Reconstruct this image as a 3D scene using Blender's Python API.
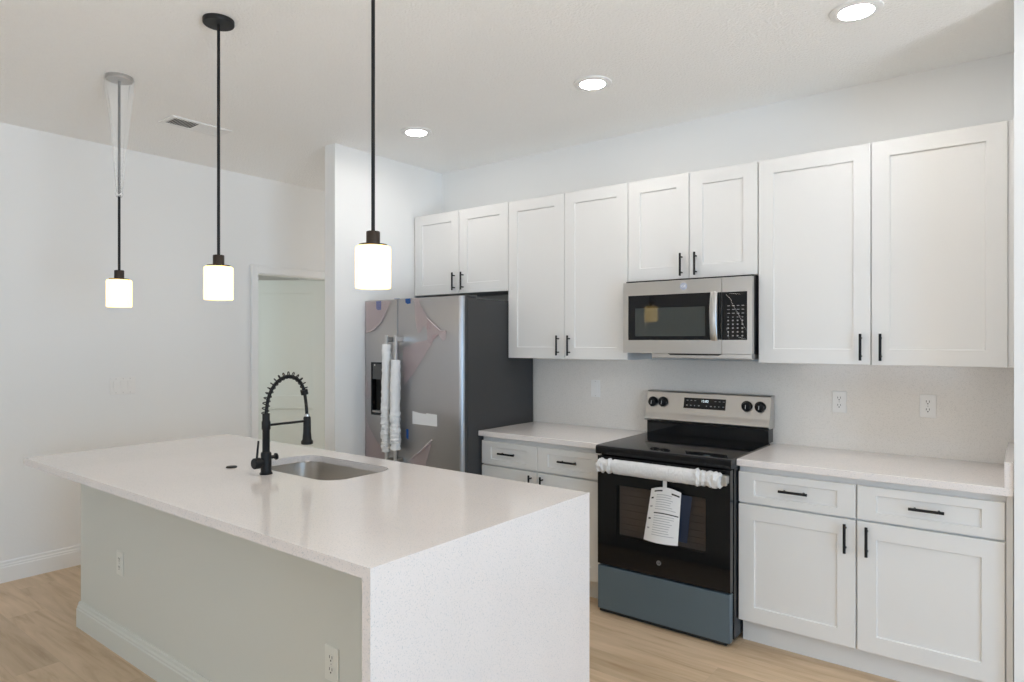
import bpy, bmesh, math, random
from mathutils import Vector, Matrix, noise

random.seed(7)
scene = bpy.context.scene
for o in list(bpy.data.objects):
    bpy.data.objects.remove(o)
C = scene.collection
PI = math.pi

# ------------------------------------------------------------------ camera, world, light, exposure
cam_data = bpy.data.cameras.new('camera')
cam_data.sensor_width = 36.0
cam_data.sensor_fit = 'HORIZONTAL'
cam_data.lens = 663.43 / 1024 * 36
cam_data.clip_start = 0.05
cam = bpy.data.objects.new('camera', cam_data)
cam.location = (1.8822, -3.8792, 1.4905)
cam.rotation_euler = (PI / 2, 0, 0.6603)
C.objects.link(cam)
scene.camera = cam

scene.view_settings.view_transform = 'Standard'
scene.view_settings.look = 'None'
scene.view_settings.gamma = 1.0
scene.view_settings.use_curve_mapping = False
scene.view_settings.exposure = 0.19

scene.cycles.use_denoising = True
scene.cycles.max_bounces = 12
scene.cycles.diffuse_bounces = 8
scene.cycles.glossy_bounces = 5
scene.cycles.transmission_bounces = 6
scene.cycles.transparent_max_bounces = 12
scene.cycles.sample_clamp_indirect = 6.0
scene.cycles.caustics_reflective = False
scene.cycles.caustics_refractive = False

world = bpy.data.worlds.new('sky')
world.use_nodes = True
bgn = world.node_tree.nodes['Background']
bgn.inputs['Color'].default_value = (1.0, 1.0, 1.0, 1)
bgn.inputs['Strength'].default_value = 1.5
scene.world = world


def area_light(name, loc, rot, sx, sy, power, color):
    l = bpy.data.lights.new(name, 'AREA')
    l.shape = 'RECTANGLE'
    l.size = sx
    l.size_y = sy
    l.energy = power
    l.color = color
    ob = bpy.data.objects.new(name, l)
    ob.location = loc
    ob.rotation_euler = rot
    C.objects.link(ob)
    return ob


WIN_Y0, WIN_Y1, WIN_Z1 = -4.70, -2.60, 2.12          # the glazed patio door in the side wall
SIDE_X = 5.40
# daylight through the patio door
area_light('daylight_patio', (SIDE_X + 0.22, (WIN_Y0 + WIN_Y1) / 2, WIN_Z1 / 2 + 0.02), (0, PI / 2, 0),
           WIN_Z1 - 0.1, WIN_Y1 - WIN_Y0 - 0.1, 76, (0.20, 0.57, 1.0))
# added lamp aimed up brightens the ceiling, in place of light off paving
area_light('ceiling_fill', (SIDE_X + 0.55, (WIN_Y0 + WIN_Y1) / 2, 0.35), (0, PI / 2 + math.radians(48), 0), 1.0, 2.0, 96, (1.0, 0.975, 0.945)).data.spread = math.radians(88)
# added lamp in the room behind the open door brightens the door leaf
area_light('bedroom_fill', (-4.2, -1.85, 1.5), (PI / 2, 0, 0), 1.6, 1.4, 9, (0.92, 1.0, 0.99))
# daylight through the window behind the camera
REAR_Y = -7.2
area_light('daylight_rear', (0.2, REAR_Y - 0.22, 1.5), (PI / 2, 0, 0), 2.2, 1.3, 20, (0.62, 0.78, 1.0))

LENS_STRENGTH = 106.0
SHADE_STRENGTH = 3.0

# ------------------------------------------------------------------ materials
MATS = {}


def mat(name, color=(0.8, 0.8, 0.8), rough=0.5, metal=0.0, spec=0.5, emit=None, estr=0.0, aniso=0.0):
    m = bpy.data.materials.new(name)
    m.use_nodes = True
    b = m.node_tree.nodes['Principled BSDF']
    b.inputs['Base Color'].default_value = (*color, 1)
    b.inputs['Roughness'].default_value = rough
    b.inputs['Metallic'].default_value = metal
    b.inputs['Specular IOR Level'].default_value = spec
    if emit:
        b.inputs['Emission Color'].default_value = (*emit, 1)
        b.inputs['Emission Strength'].default_value = estr
    if aniso:
        b.inputs['Anisotropic'].default_value = aniso
    MATS[name] = m
    return m


def nt(m):
    t = m.node_tree
    return t.nodes, t.links, t.nodes['Principled BSDF']


def add_bump(m, scale, strength, dist=0.002, detail=3, mapping=None):
    n, l, b = nt(m)
    tc = n.new('ShaderNodeTexCoord')
    nz = n.new('ShaderNodeTexNoise')
    nz.inputs['Scale'].default_value = scale
    nz.inputs['Detail'].default_value = detail
    bp = n.new('ShaderNodeBump')
    bp.inputs['Strength'].default_value = strength
    bp.inputs['Distance'].default_value = dist
    src = tc.outputs['Object']
    if mapping:
        mp = n.new('ShaderNodeMapping')
        mp.inputs['Scale'].default_value = mapping
        l.new(src, mp.inputs['Vector'])
        src = mp.outputs['Vector']
    l.new(src, nz.inputs['Vector'])
    l.new(nz.outputs['Fac'], bp.inputs['Height'])
    l.new(bp.outputs['Normal'], b.inputs['Normal'])


M_wall = mat('wall_paint', (0.845, 0.845, 0.835), 0.75, spec=0.3)
add_bump(M_wall, 55, 0.25, 0.0015)
M_ceil = mat('ceiling_texture', (0.925, 0.925, 0.915), 0.9, spec=0.2)
add_bump(M_ceil, 85, 1.0, 0.006, 4)
M_trim = mat('trim_paint', (0.84, 0.84, 0.83), 0.4)
M_cab = mat('cabinet_paint', (0.76, 0.755, 0.74), 0.38)
M_cabin = mat('cabinet_interior', (0.55, 0.45, 0.33), 0.6)
M_base = mat('island_paint_shaded', (0.66, 0.68, 0.63), 0.55)  # white paint; its dim greenish shade is put into the colour
M_door = mat('door_paint', (0.80, 0.83, 0.79), 0.45)
M_black = mat('matte_black', (0.008, 0.008, 0.0085), 0.45, spec=0.3)
M_blackgloss = mat('black_glass', (0.006, 0.006, 0.007), 0.05, spec=0.4)
M_blackenamel = mat('black_enamel', (0.010, 0.010, 0.012), 0.25)
M_steel = mat('brushed_steel', (0.585, 0.575, 0.56), 0.30, 1.0)
add_bump(M_steel, 40, 0.06, 0.001, 2, (1, 1, 60))
M_fsteel = mat('refrigerator_steel', (0.45, 0.43, 0.42), 0.34, 1.0, aniso=0.9)
M_sinksteel = mat('sink_steel', (0.66, 0.63, 0.59), 0.30, 1.0)
M_baseplate = mat('plate_shaded', (0.75, 0.765, 0.71), 0.4)  # white plastic plates with the island side's shade put into the colour
M_film_blue = mat('blue_filmed_steel', (0.125, 0.175, 0.215), 0.34, 0.35)
M_charcoal = mat('charcoal_side', (0.042, 0.042, 0.043), 0.5)
M_bronze = mat('dark_bronze', (0.045, 0.032, 0.024), 0.4, 0.6)
M_bronzelit = mat('brushed_bronze', (0.22, 0.19, 0.155), 0.4, 0.5)
M_plate = mat('white_plastic', (0.86, 0.85, 0.83), 0.35)
M_slot = mat('dark_slot', (0.03, 0.03, 0.03), 0.6)
M_shade = mat('opal_glass', (0.40, 0.38, 0.33), 0.25, emit=(1.0, 0.68, 0.22), estr=SHADE_STRENGTH)
M_lens = mat('led_lens', (0.9, 0.9, 0.9), 0.4, emit=(1.0, 0.965, 0.925), estr=LENS_STRENGTH)
M_foam = mat('white_foam', (0.82, 0.83, 0.83), 0.6)
add_bump(M_foam, 60, 0.5, 0.006, 3)
M_wrap = mat('white_wrap_film', (0.74, 0.735, 0.73), 0.42)
add_bump(M_wrap, 45, 0.7, 0.01, 4, (3, 1, 1))
M_paper = mat('white_paper', (0.82, 0.82, 0.82), 0.7)
M_ink = mat('black_ink', (0.02, 0.02, 0.02), 0.6)
M_greyink = mat('grey_ink', (0.42, 0.42, 0.45), 0.7)
M_navy = mat('navy_card', (0.016, 0.026, 0.055), 0.5)
M_tape = mat('blue_tape', (0.015, 0.09, 0.32), 0.6)
M_void = mat('dark_cavity', (0.015, 0.014, 0.013), 0.5)
M_ovenin = mat('oven_cavity', (0.30, 0.23, 0.19), 0.5)
M_rack = mat('oven_rack_wire', (0.30, 0.24, 0.20), 0.35, 0.8)
M_screen = mat('lit_digits', (0.7, 0.8, 0.85), 0.5, emit=(0.8, 0.95, 1.0), estr=0.8)
M_greymark = mat('grey_marking', (0.30, 0.30, 0.30), 0.5)
M_badge = mat('badge_grey', (0.35, 0.35, 0.36), 0.3, 0.7)
M_bluebadge = mat('badge_pale_blue', (0.42, 0.47, 0.60), 0.35)
M_ventdark = mat('vent_shadow', (0.10, 0.10, 0.10), 0.7)
M_mwin = mat('microwave_window', (0.050, 0.056, 0.052), 0.035)
M_rubber = mat('rubber', (0.02, 0.02, 0.02), 0.7)

# brushed steel of the refrigerator: strokes run around the vertical axis
n, l, b = nt(M_fsteel)
tg = n.new('ShaderNodeTangent')
tg.direction_type = 'RADIAL'
tg.axis = 'Z'
l.new(tg.outputs['Tangent'], b.inputs['Tangent'])
b.inputs['Anisotropic Rotation'].default_value = 0.0


def quartz(name, base, speck, amount=0.62):
    m = mat(name, base, 0.12, spec=0.5)
    n, l, b = nt(m)
    tc = n.new('ShaderNodeTexCoord')
    v1 = n.new('ShaderNodeTexNoise')
    v1.inputs['Scale'].default_value = 230
    v1.inputs['Detail'].default_value = 2
    r1 = n.new('ShaderNodeValToRGB')
    r1.color_ramp.elements[0].position = amount
    r1.color_ramp.elements[0].color = (0, 0, 0, 1)
    r1.color_ramp.elements[1].position = amount + 0.1
    r1.color_ramp.elements[1].color = (1, 1, 1, 1)
    v2 = n.new('ShaderNodeTexNoise')
    v2.inputs['Scale'].default_value = 3
    v2.inputs['Detail'].default_value = 4
    mx = n.new('ShaderNodeMixRGB')
    mx.inputs['Color1'].default_value = (*base, 1)
    mx.inputs['Color2'].default_value = (*speck, 1)
    mx2 = n.new('ShaderNodeMixRGB')
    mx2.blend_type = 'MULTIPLY'
    mx2.inputs['Fac'].default_value = 0.10
    l.new(tc.outputs['Object'], v1.inputs['Vector'])
    l.new(tc.outputs['Object'], v2.inputs['Vector'])
    l.new(v1.outputs['Fac'], r1.inputs['Fac'])
    l.new(r1.outputs['Color'], mx.inputs['Fac'])
    l.new(mx.outputs['Color'], mx2.inputs['Color1'])
    l.new(v2.outputs['Fac'], mx2.inputs['Color2'])
    l.new(mx2.outputs['Color'], b.inputs['Base Color'])
    return m


M_quartz = quartz('white_quartz', (0.855, 0.805, 0.78), (0.66, 0.655, 0.655), 0.58)
M_splash = quartz('backsplash_quartz', (0.875, 0.84, 0.79), (0.79, 0.76, 0.71), 0.55)


def floor_material():
    m = mat('oak_plank_floor', (0.55, 0.42, 0.30), 0.42, spec=0.4)
    n, l, b = nt(m)
    tc = n.new('ShaderNodeTexCoord')
    br = n.new('ShaderNodeTexBrick')
    br.offset = 0.37
    br.offset_frequency = 2
    br.inputs['Scale'].default_value = 1.0
    br.inputs['Brick Width'].default_value = 1.22
    br.inputs['Row Height'].default_value = 0.182
    br.inputs['Mortar Size'].default_value = 0.0006
    br.inputs['Mortar Smooth'].default_value = 0.3
    br.inputs['Bias'].default_value = 0.0
    br.inputs['Color1'].default_value = (0.0, 0.0, 0.0, 1)
    br.inputs['Color2'].default_value = (1.0, 1.0, 1.0, 1)
    br.inputs['Mortar'].default_value = (0.35, 0.35, 0.35, 1)
    l.new(tc.outputs['Object'], br.inputs['Vector'])
    mp = n.new('ShaderNodeMapping')
    mp.inputs['Scale'].default_value = (1.3, 13.0, 1)
    l.new(tc.outputs['Object'], mp.inputs['Vector'])
    # each plank shifts its grain
    sep = n.new('ShaderNodeVectorMath')
    sep.operation = 'MULTIPLY_ADD'
    l.new(br.outputs['Color'], sep.inputs[0])
    sep.inputs[1].default_value = (7.3, 11.1, 3.0)
    l.new(mp.outputs['Vector'], sep.inputs[2])
    nz = n.new('ShaderNodeTexNoise')
    nz.inputs['Scale'].default_value = 1.6
    nz.inputs['Detail'].default_value = 6
    nz.inputs['Roughness'].default_value = 0.6
    nz.inputs['Distortion'].default_value = 0.6
    l.new(sep.outputs['Vector'], nz.inputs['Vector'])
    ramp = n.new('ShaderNodeValToRGB')
    e = ramp.color_ramp.elements
    e[0].position = 0.25
    e[0].color = (0.45, 0.31, 0.185, 1)
    e[1].position = 0.72
    e[1].color = (0.69, 0.525, 0.375, 1)
    e2 = e.new(0.48)
    e2.color = (0.595, 0.45, 0.30, 1)
    l.new(nz.outputs['Fac'], ramp.inputs['Fac'])
    tint = n.new('ShaderNodeMixRGB')
    tint.blend_type = 'MULTIPLY'
    tint.inputs['Fac'].default_value = 1.0
    tr = n.new('ShaderNodeValToRGB')
    tr.color_ramp.elements[0].color = (0.87, 0.855, 0.83, 1)
    tr.color_ramp.elements[1].color = (1.05, 1.04, 1.03, 1)
    l.new(br.outputs['Color'], tr.inputs['Fac'])
    l.new(ramp.outputs['Color'], tint.inputs['Color1'])
    l.new(tr.outputs['Color'], tint.inputs['Color2'])
    mo = n.new('ShaderNodeMixRGB')
    mo.inputs['Color2'].default_value = (0.46, 0.34, 0.235, 1)
    l.new(br.outputs['Fac'], mo.inputs['Fac'])
    l.new(tint.outputs['Color'], mo.inputs['Color1'])
    l.new(mo.outputs['Color'], b.inputs['Base Color'])
    bp = n.new('ShaderNodeBump')
    bp.inputs['Strength'].default_value = 0.15
    bp.inputs['Distance'].default_value = 0.001
    l.new(nz.outputs['Fac'], bp.inputs['Height'])
    l.new(bp.outputs['Normal'], b.inputs['Normal'])
    return m


M_floor = floor_material()


def film(name, color, opacity, rough=0.2, through=None):
    m = bpy.data.materials.new(name)
    m.use_nodes = True
    t = m.node_tree
    n, l = t.nodes, t.links
    b = n['Principled BSDF']
    b.inputs['Base Color'].default_value = (*color, 1)
    b.inputs['Roughness'].default_value = rough
    tr = n.new('ShaderNodeBsdfTransparent')
    tr.inputs['Color'].default_value = (*(through or [0.5 + 0.5 * c for c in color]), 1)
    mx = n.new('ShaderNodeMixShader')
    mx.inputs['Fac'].default_value = opacity
    l.new(tr.outputs['BSDF'], mx.inputs[1])
    l.new(b.outputs['BSDF'], mx.inputs[2])
    l.new(mx.outputs['Shader'], n['Material Output'].inputs['Surface'])
    return m


M_pinkfilm = film('pink_protective_film', (0.86, 0.68, 0.70), 0.21, 0.22, (0.99, 0.94, 0.945))
M_clearfilm = film('clear_plastic_film', (0.92, 0.92, 0.91), 0.24, 0.25, (0.985, 0.985, 0.98))
M_filmfold = film('film_fold', (0.88, 0.80, 0.80), 0.5, 0.2)
M_ovenglass = film('dark_oven_glass', (0.02, 0.02, 0.02), 0.15, 0.05, (0.85, 0.85, 0.85))

# ------------------------------------------------------------------ mesh helpers


class MB:
    def __init__(self):
        self.bm = bmesh.new()

    def box(self, x0, x1, y0, y1, z0, z1, bev=0.0, seg=2):
        m = Matrix.Translation(((x0 + x1) / 2, (y0 + y1) / 2, (z0 + z1) / 2)) @ Matrix.Diagonal((abs(x1 - x0), abs(y1 - y0), abs(z1 - z0), 1))
        r = bmesh.ops.create_cube(self.bm, size=1, matrix=m)
        if bev:
            es = list({e for v in r['verts'] for e in v.link_edges})
            bmesh.ops.bevel(self.bm, geom=es, offset=bev, segments=seg, affect='EDGES', profile=0.5, clamp_overlap=True)
        return self

    def cyl(self, p0, p1, r0, r1=None, seg=24):
        r1 = r0 if r1 is None else r1
        return self.tube([p0, p1], [r0, r1], seg)

    def tube(self, pts, radii, seg=12, cap=True, squash=None):
        pts = [Vector(p) for p in pts]
        if not isinstance(radii, (list, tuple)):
            radii = [radii] * len(pts)
        bm = self.bm
        rings = []
        up = None
        for i, p in enumerate(pts):
            a = pts[max(i - 1, 0)]
            c = pts[min(i + 1, len(pts) - 1)]
            d = (c - a).normalized()
            if up is None:
                ref = Vector((0, 0, 1)) if abs(d.z) < 0.9 else Vector((1, 0, 0))
                u = d.cross(ref).normalized()
            else:
                u = (up - d * up.dot(d)).normalized()
            up = u
            w = d.cross(u)
            ring = []
            for k in range(seg):
                t = 2 * PI * k / seg
                su, sw = squash if squash else (1, 1)
                ring.append(bm.verts.new(p + (u * math.cos(t) * su + w * math.sin(t) * sw) * radii[i]))
            rings.append(ring)
        for i in range(len(rings) - 1):
            for k in range(seg):
                bm.faces.new((rings[i][k], rings[i][(k + 1) % seg], rings[i + 1][(k + 1) % seg], rings[i + 1][k]))
        if cap:
            bm.faces.new(list(reversed(rings[0])))
            bm.faces.new(rings[-1])
        return self

    def lathe(self, prof, cx, cy, seg=32, cap=True):
        bm = self.bm
        rings = []
        for r, z in prof:
            rings.append([bm.verts.new((cx + r * math.cos(2 * PI * k / seg), cy + r * math.sin(2 * PI * k / seg), z)) for k in range(seg)])
        for i in range(len(rings) - 1):
            for k in range(seg):
                bm.faces.new((rings[i][k], rings[i][(k + 1) % seg], rings[i + 1][(k + 1) % seg], rings[i + 1][k]))
        if cap:
            bm.faces.new(list(reversed(rings[0])))
            bm.faces.new(rings[-1])
        return self

    def prism_x(self, prof, x0, x1):
        """profile of (y, z) points extruded along x"""
        bm = self.bm
        a = [bm.verts.new((x0, y, z)) for y, z in prof]
        c = [bm.verts.new((x1, y, z)) for y, z in prof]
        k = len(prof)
        for i in range(k):
            bm.faces.new((a[i], a[(i + 1) % k], c[(i + 1) % k], c[i]))
        bm.faces.new(list(reversed(a)))
        bm.faces.new(c)
        return self

    def prism_y(self, prof, y0, y1):
        """profile of (x, z) points extruded along y"""
        bm = self.bm
        a = [bm.verts.new((x, y0, z)) for x, z in prof]
        c = [bm.verts.new((x, y1, z)) for x, z in prof]
        k = len(prof)
        for i in range(k):
            bm.faces.new((a[i], a[(i + 1) % k], c[(i + 1) % k], c[i]))
        bm.faces.new(list(reversed(a)))
        bm.faces.new(c)
        return self

    def shaker(self, x0, x1, z0, z1, yf, th=0.019, stile=0.075, rail=0.073, rec=0.008, e=0.0015):
        """a framed panel front facing -y"""
        bm = self.bm

        def ring(ax0, ax1, az0, az1, y):
            return [bm.verts.new(p) for p in ((ax0, y, az0), (ax1, y, az0), (ax1, y, az1), (ax0, y, az1))]
        s = 0.003
        rs = [ring(x0, x1, z0, z1, yf + th), ring(x0, x1, z0, z1, yf + e), ring(x0 + e, x1 - e, z0 + e, z1 - e, yf),
              ring(x0 + stile, x1 - stile, z0 + rail, z1 - rail, yf),
              ring(x0 + stile + s, x1 - stile - s, z0 + rail + s, z1 - rail - s, yf + rec)]
        for i in range(4):
            for k in range(4):
                bm.faces.new((rs[i][k], rs[i][(k + 1) % 4], rs[i + 1][(k + 1) % 4], rs[i + 1][k]))
        bm.faces.new(rs[4])
        bm.faces.new(list(reversed(rs[0])))
        return self

    def build(self, name, m, parent=None, smooth=False, base=None):
        bm = self.bm
        bmesh.ops.recalc_face_normals(bm, faces=bm.faces)
        if parent is not None:
            off = WL[parent.name]
        elif base is not None:
            off = Vector(base)
        else:
            xs = [v.co for v in bm.verts]
            lo = [min(c[i] for c in xs) for i in range(3)]
            hi = [max(c[i] for c in xs) for i in range(3)]
            off = Vector(((lo[0] + hi[0]) / 2, (lo[1] + hi[1]) / 2, lo[2]))
        bmesh.ops.translate(bm, verts=bm.verts, vec=-off)
        me = bpy.data.meshes.new(name)
        bm.to_mesh(me)
        bm.free()
        me.materials.append(m)
        if smooth:
            me.shade_smooth()
            me.set_sharp_from_angle(angle=math.radians(35))
        o = bpy.data.objects.new(name, me)
        C.objects.link(o)
        if parent is not None:
            o.parent = parent
        else:
            o.location = off
        WL[o.name] = off.copy()
        return o


WL = {}


def tag(o, label, cat, group=None):
    o['label'] = label
    o['category'] = cat
    if group:
        o['group'] = group
    return o


def thing(name, label, cat, loc, group=None):
    o = bpy.data.objects.new(name, None)
    o.empty_display_size = 0.1
    o.location = loc
    C.objects.link(o)
    WL[o.name] = Vector(loc)
    return tag(o, label, cat, group)


def struct(o):
    o['kind'] = 'structure'
    return o


def copy_tree(o, loc=None, parent=None):
    c = o.copy()
    C.objects.link(c)
    if parent is not None:
        c.parent = parent
    if loc is not None:
        c.location = loc
        WL[c.name] = Vector(loc)
    for ch in list(o.children):
        copy_tree(ch, None, c)
    return c


def text_mesh(name, body, size, m, parent, origin, rot, depth=0.0004):
    """lettering turned into a mesh and hung under parent; origin in world space"""
    cu = bpy.data.curves.new(name, 'FONT')
    cu.body = body
    cu.size = size
    cu.align_x = 'CENTER'
    cu.align_y = 'CENTER'
    cu.extrude = depth
    tmp = bpy.data.objects.new(name + '_curve', cu)
    C.objects.link(tmp)
    dg = bpy.context.evaluated_depsgraph_get()
    me = bpy.data.meshes.new_from_object(tmp.evaluated_get(dg))
    bpy.data.objects.remove(tmp)
    off = WL[parent.name]
    me.transform(Matrix.Translation(Vector(origin) - off) @ rot)
    me.name = name
    me.materials.clear()
    me.materials.append(m)
    o = bpy.data.objects.new(name, me)
    C.objects.link(o)
    o.parent = parent
    WL[o.name] = off.copy()
    return o


FACE_FRONT = Matrix.Rotation(PI / 2, 4, 'X')      # lettering that faces -y


def sheet(pts, y, amp=0.006, cuts=4, seed=0, scale=9.0):
    """a crumpled film with an (x, z) outline, hanging just in front of the plane y"""
    mb = MB()
    bm = mb.bm
    vs = [bm.verts.new((p[0], y, p[1])) for p in pts]
    bm.faces.new(vs)
    bmesh.ops.triangulate(bm, faces=bm.faces)
    bmesh.ops.subdivide_edges(bm, edges=bm.edges[:], cuts=cuts, use_grid_fill=True)
    for v in bm.verts:
        v.co.y -= 0.002 + amp * abs(noise.noise(Vector((v.co.x * scale * 2 + seed, seed * 3.1, v.co.z * scale))) * 1.6)
    return mb


def wrap(pts, r, seed=0, amp=0.25, seg=16, squash=(1, 1), step=0.02):
    """crumpled padding around a straight bar"""
    a, c = Vector(pts[0]), Vector(pts[1])
    k = max(3, int((c - a).length / step))
    ps = [a.lerp(c, i / k) for i in range(k + 1)]
    rs = []
    for i in range(k + 1):
        f = r * (1 + amp * noise.noise(Vector((i * 0.55 + seed, seed * 1.7, 0.3))))
        if i in (0, k):
            f *= 0.8
        rs.append(f)
    mb = MB().tube(ps, rs, seg, True, squash)
    for v in mb.bm.verts:
        q = noise.noise_vector(v.co * 38 + Vector((seed, 0, 0)))
        v.co += q * r * amp * 0.5
    return mb


# ------------------------------------------------------------------ the room
CEIL = 2.838
LX = -3.115              # face of the left wall
AX = -1.842              # face of the wall beside the refrigerator
RX = 1.842               # kitchen face of the short wall at the right

fl = struct(MB().box(-5.6, 5.6, REAR_Y - 0.1, 1.3, -0.05, 0).build('floor', M_floor, base=(0, 0, 0)))
cl = struct(MB().box(-5.6, 5.6, REAR_Y - 0.1, 1.3, CEIL, CEIL + 0.05).build('ceiling', M_ceil, base=(0, 0, CEIL)))
struct(MB().box(AX - 0.11, 5.5, 0.0, 0.12, 0, CEIL).build('wall_back', M_wall))
struct(MB().box(AX - 0.11, AX, -1.05, 0.0, 0, CEIL).build('wall_alcove', M_wall))
struct(MB().box(RX, RX + 0.12, -0.652, 0.0, 0, CEIL).build('wall_right', M_wall))
DY0, DY1, DZ = -0.862, -0.10, 2.058         # door opening in the left wall
wl = MB()
wl.box(LX - 0.12, LX, REAR_Y, DY0, 0, CEIL)
wl.box(LX - 0.12, LX, DY0, DY1, DZ, CEIL)
wl.box(LX - 0.12, LX, DY1, 1.2, 0, CEIL)
struct(wl.build('wall_left', M_wall))
struct(MB().box(LX, AX - 0.11, 1.1, 1.2, 0, CEIL).build('wall_passage', M_wall))
# the room behind the door
hb = MB()
hb.box(-5.5, -5.4, -2.0, 1.2, 0, CEIL)
hb.box(-5.4, LX - 0.12, 1.1, 1.2, 0, CEIL)
hb.box(-5.4, LX - 0.12, -2.0, -1.9, 0, CEIL)
struct(hb.build('wall_bedroom', M_wall))
# side wall with the patio door, rear wall with a window
ws = MB()
ws.box(SIDE_X, SIDE_X + 0.12, REAR_Y, WIN_Y0, 0, CEIL)
ws.box(SIDE_X, SIDE_X + 0.12, WIN_Y1, 0.0, 0, CEIL)
ws.box(SIDE_X, SIDE_X + 0.12, WIN_Y0, WIN_Y1, WIN_Z1, CEIL)
struct(ws.build('wall_side', M_wall))
wr = MB()
wr.box(LX, -0.9, REAR_Y - 0.12, REAR_Y, 0, CEIL)
wr.box(1.3, SIDE_X, REAR_Y - 0.12, REAR_Y, 0, CEIL)
wr.box(-0.9, 1.3, REAR_Y - 0.12, REAR_Y, 0, 0.85)
wr.box(-0.9, 1.3, REAR_Y - 0.12, REAR_Y, 2.15, CEIL)
struct(wr.build('wall_rear', M_wall))
wf = MB()
for y in (WIN_Y0, (WIN_Y0 + WIN_Y1) / 2 - 0.03, WIN_Y1 - 0.06):
    wf.box(SIDE_X + 0.02, SIDE_X + 0.08, y, y + 0.06, 0, WIN_Z1, 0.004)
wf.box(SIDE_X + 0.02, SIDE_X + 0.08, WIN_Y0, WIN_Y1, WIN_Z1 - 0.06, WIN_Z1, 0.004)
wf.box(SIDE_X + 0.02, SIDE_X + 0.08, WIN_Y0, WIN_Y1, 0, 0.06, 0.004)
struct(wf.build('window_1', M_trim))
wf = MB()
for x in (-0.9, 0.17, 1.24):
    wf.box(x, x + 0.06, REAR_Y - 0.08, REAR_Y - 0.02, 0.85, 2.15, 0.004)
wf.box(-0.9, 1.3, REAR_Y - 0.08, REAR_Y - 0.02, 2.09, 2.15, 0.004)
wf.box(-0.9, 1.3, REAR_Y - 0.08, REAR_Y - 0.02, 0.85, 0.91, 0.004)
struct(wf.build('window_2', M_trim))


def base_profile(h=0.132, t=0.016):
    return [(0, 0), (t, 0), (t, h * 0.70), (t * 0.80, h * 0.74), (t * 0.80, h * 0.80), (t * 0.55, h * 0.86),
            (t * 0.50, h * 0.95), (t * 0.25, h), (0, h)]


bb = MB()
bb.prism_y([(LX + d, z) for d, z in base_profile()], REAR_Y, DY0 - 0.055)
struct(bb.build('baseboard_left', M_trim, smooth=False))
bb = MB()
bb.prism_x([(-1.05 - d, z) for d, z in base_profile()], AX - 0.11, AX + 0.0)
struct(bb.build('baseboard_alcove', M_trim))
# door casing
tr = MB()
CW = 0.057
for (a, c) in ((DY0 - CW, DY0 + 0.006), (DY1 - 0.006, DY1 + CW)):
    tr.box(LX, LX + 0.016, a, c, 0, DZ + CW, 0.003)
    tr.box(LX + 0.016, LX + 0.021, a + 0.004, a + 0.02, 0, DZ + CW - 0.004, 0.002)
tr.box(LX, LX + 0.016, DY0 + 0.006, DY1 - 0.006, DZ - 0.006, DZ + CW, 0.003)
tr.box(LX + 0.016, LX + 0.021, DY0, DY1, DZ + CW - 0.02, DZ + CW - 0.004, 0.002)
# jamb lining and stop
tr.box(LX - 0.12, LX, DY0, DY0 + 0.012, 0, DZ)
tr.box(LX - 0.12, LX, DY1 - 0.012, DY1, 0, DZ)
tr.box(LX - 0.12, LX, DY0, DY1, DZ - 0.012, DZ)
struct(tr.build('trim_1', M_trim))


def swung_door():
    """panel door, hinged at the far jamb, swung into the room behind"""
    W, H, T = 0.735, 2.032, 0.040
    mb = MB()
    st = 0.11
    # local: x along the leaf from hinge, y thickness (front at -y), z up; two recessed panels
    mb.box(0, W, -T / 2 + 0.013, T / 2 - 0.013, 0, H)
    for s in (-1, 1):
        y0, y1 = (-T / 2, -T / 2 + 0.014) if s < 0 else (T / 2 - 0.014, T / 2)
        mb.box(0, st, y0, y1, 0, H, 0.002)
        mb.box(W - st, W, y0, y1, 0, H, 0.002)
        for z0, z1 in ((0, 0.22), (0.86, 0.98), (H - 0.12, H)):
            mb.box(st - 0.001, W - st + 0.001, y0, y1, z0, z1, 0.002)
    o = mb.build('door_1', M_door, base=(0, 0, 0))
    k = MB()
    xk = W - 0.06
    for s in (-1, 1):
        k.cyl((xk, s * T / 2, 0.98), (xk, s * (T / 2 + 0.008), 0.98), 0.028)
        k.cyl((xk, s * (T / 2 + 0.008), 0.98), (xk, s * (T / 2 + 0.035), 0.98), 0.010)
        k.tube([(xk, s * (T / 2 + 0.03), 0.98), (xk, s * (T / 2 + 0.04), 0.98), (xk, s * (T / 2 + 0.055), 0.98), (xk, s * (T / 2 + 0.065), 0.98)],
               [0.014, 0.026, 0.027, 0.012], 20)
    k.box(W, W + 0.002, -0.012, 0.012, 0.95, 1.01)
    k.build('door_handle', M_black, o, smooth=True)
    o.location = (LX - 0.075, DY1 - 0.032, 0.012)
    ang = math.atan2(-0.61, -0.79)
    o.rotation_euler = (0, 0, ang)
    struct(o)


swung_door()

# ------------------------------------------------------------------ cabinets
UY, UB, UT = -0.327, 1.3754, 2.4375
BY = -0.612


def bar_handle(x, z, yf, length, vertical, parent):
    mb = MB()
    r, so = 0.0062, 0.030
    h = length / 2
    if vertical:
        mb.cyl((x, yf - so, z - h), (x, yf - so, z + h), r, seg=14)
        for dz in (-h * 0.68, h * 0.68):
            mb.cyl((x, yf, z + dz), (x, yf - so, z + dz), 0.0045, seg=10)
    else:
        mb.cyl((x - h, yf - so, z), (x + h, yf - so, z), r, seg=14)
        for dx in (-h * 0.68, h * 0.68):
            mb.cyl((x + dx, yf, z), (x + dx, yf - so, z), 0.0045, seg=10)
    return mb.build('handle', M_black, parent, smooth=True)


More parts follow.
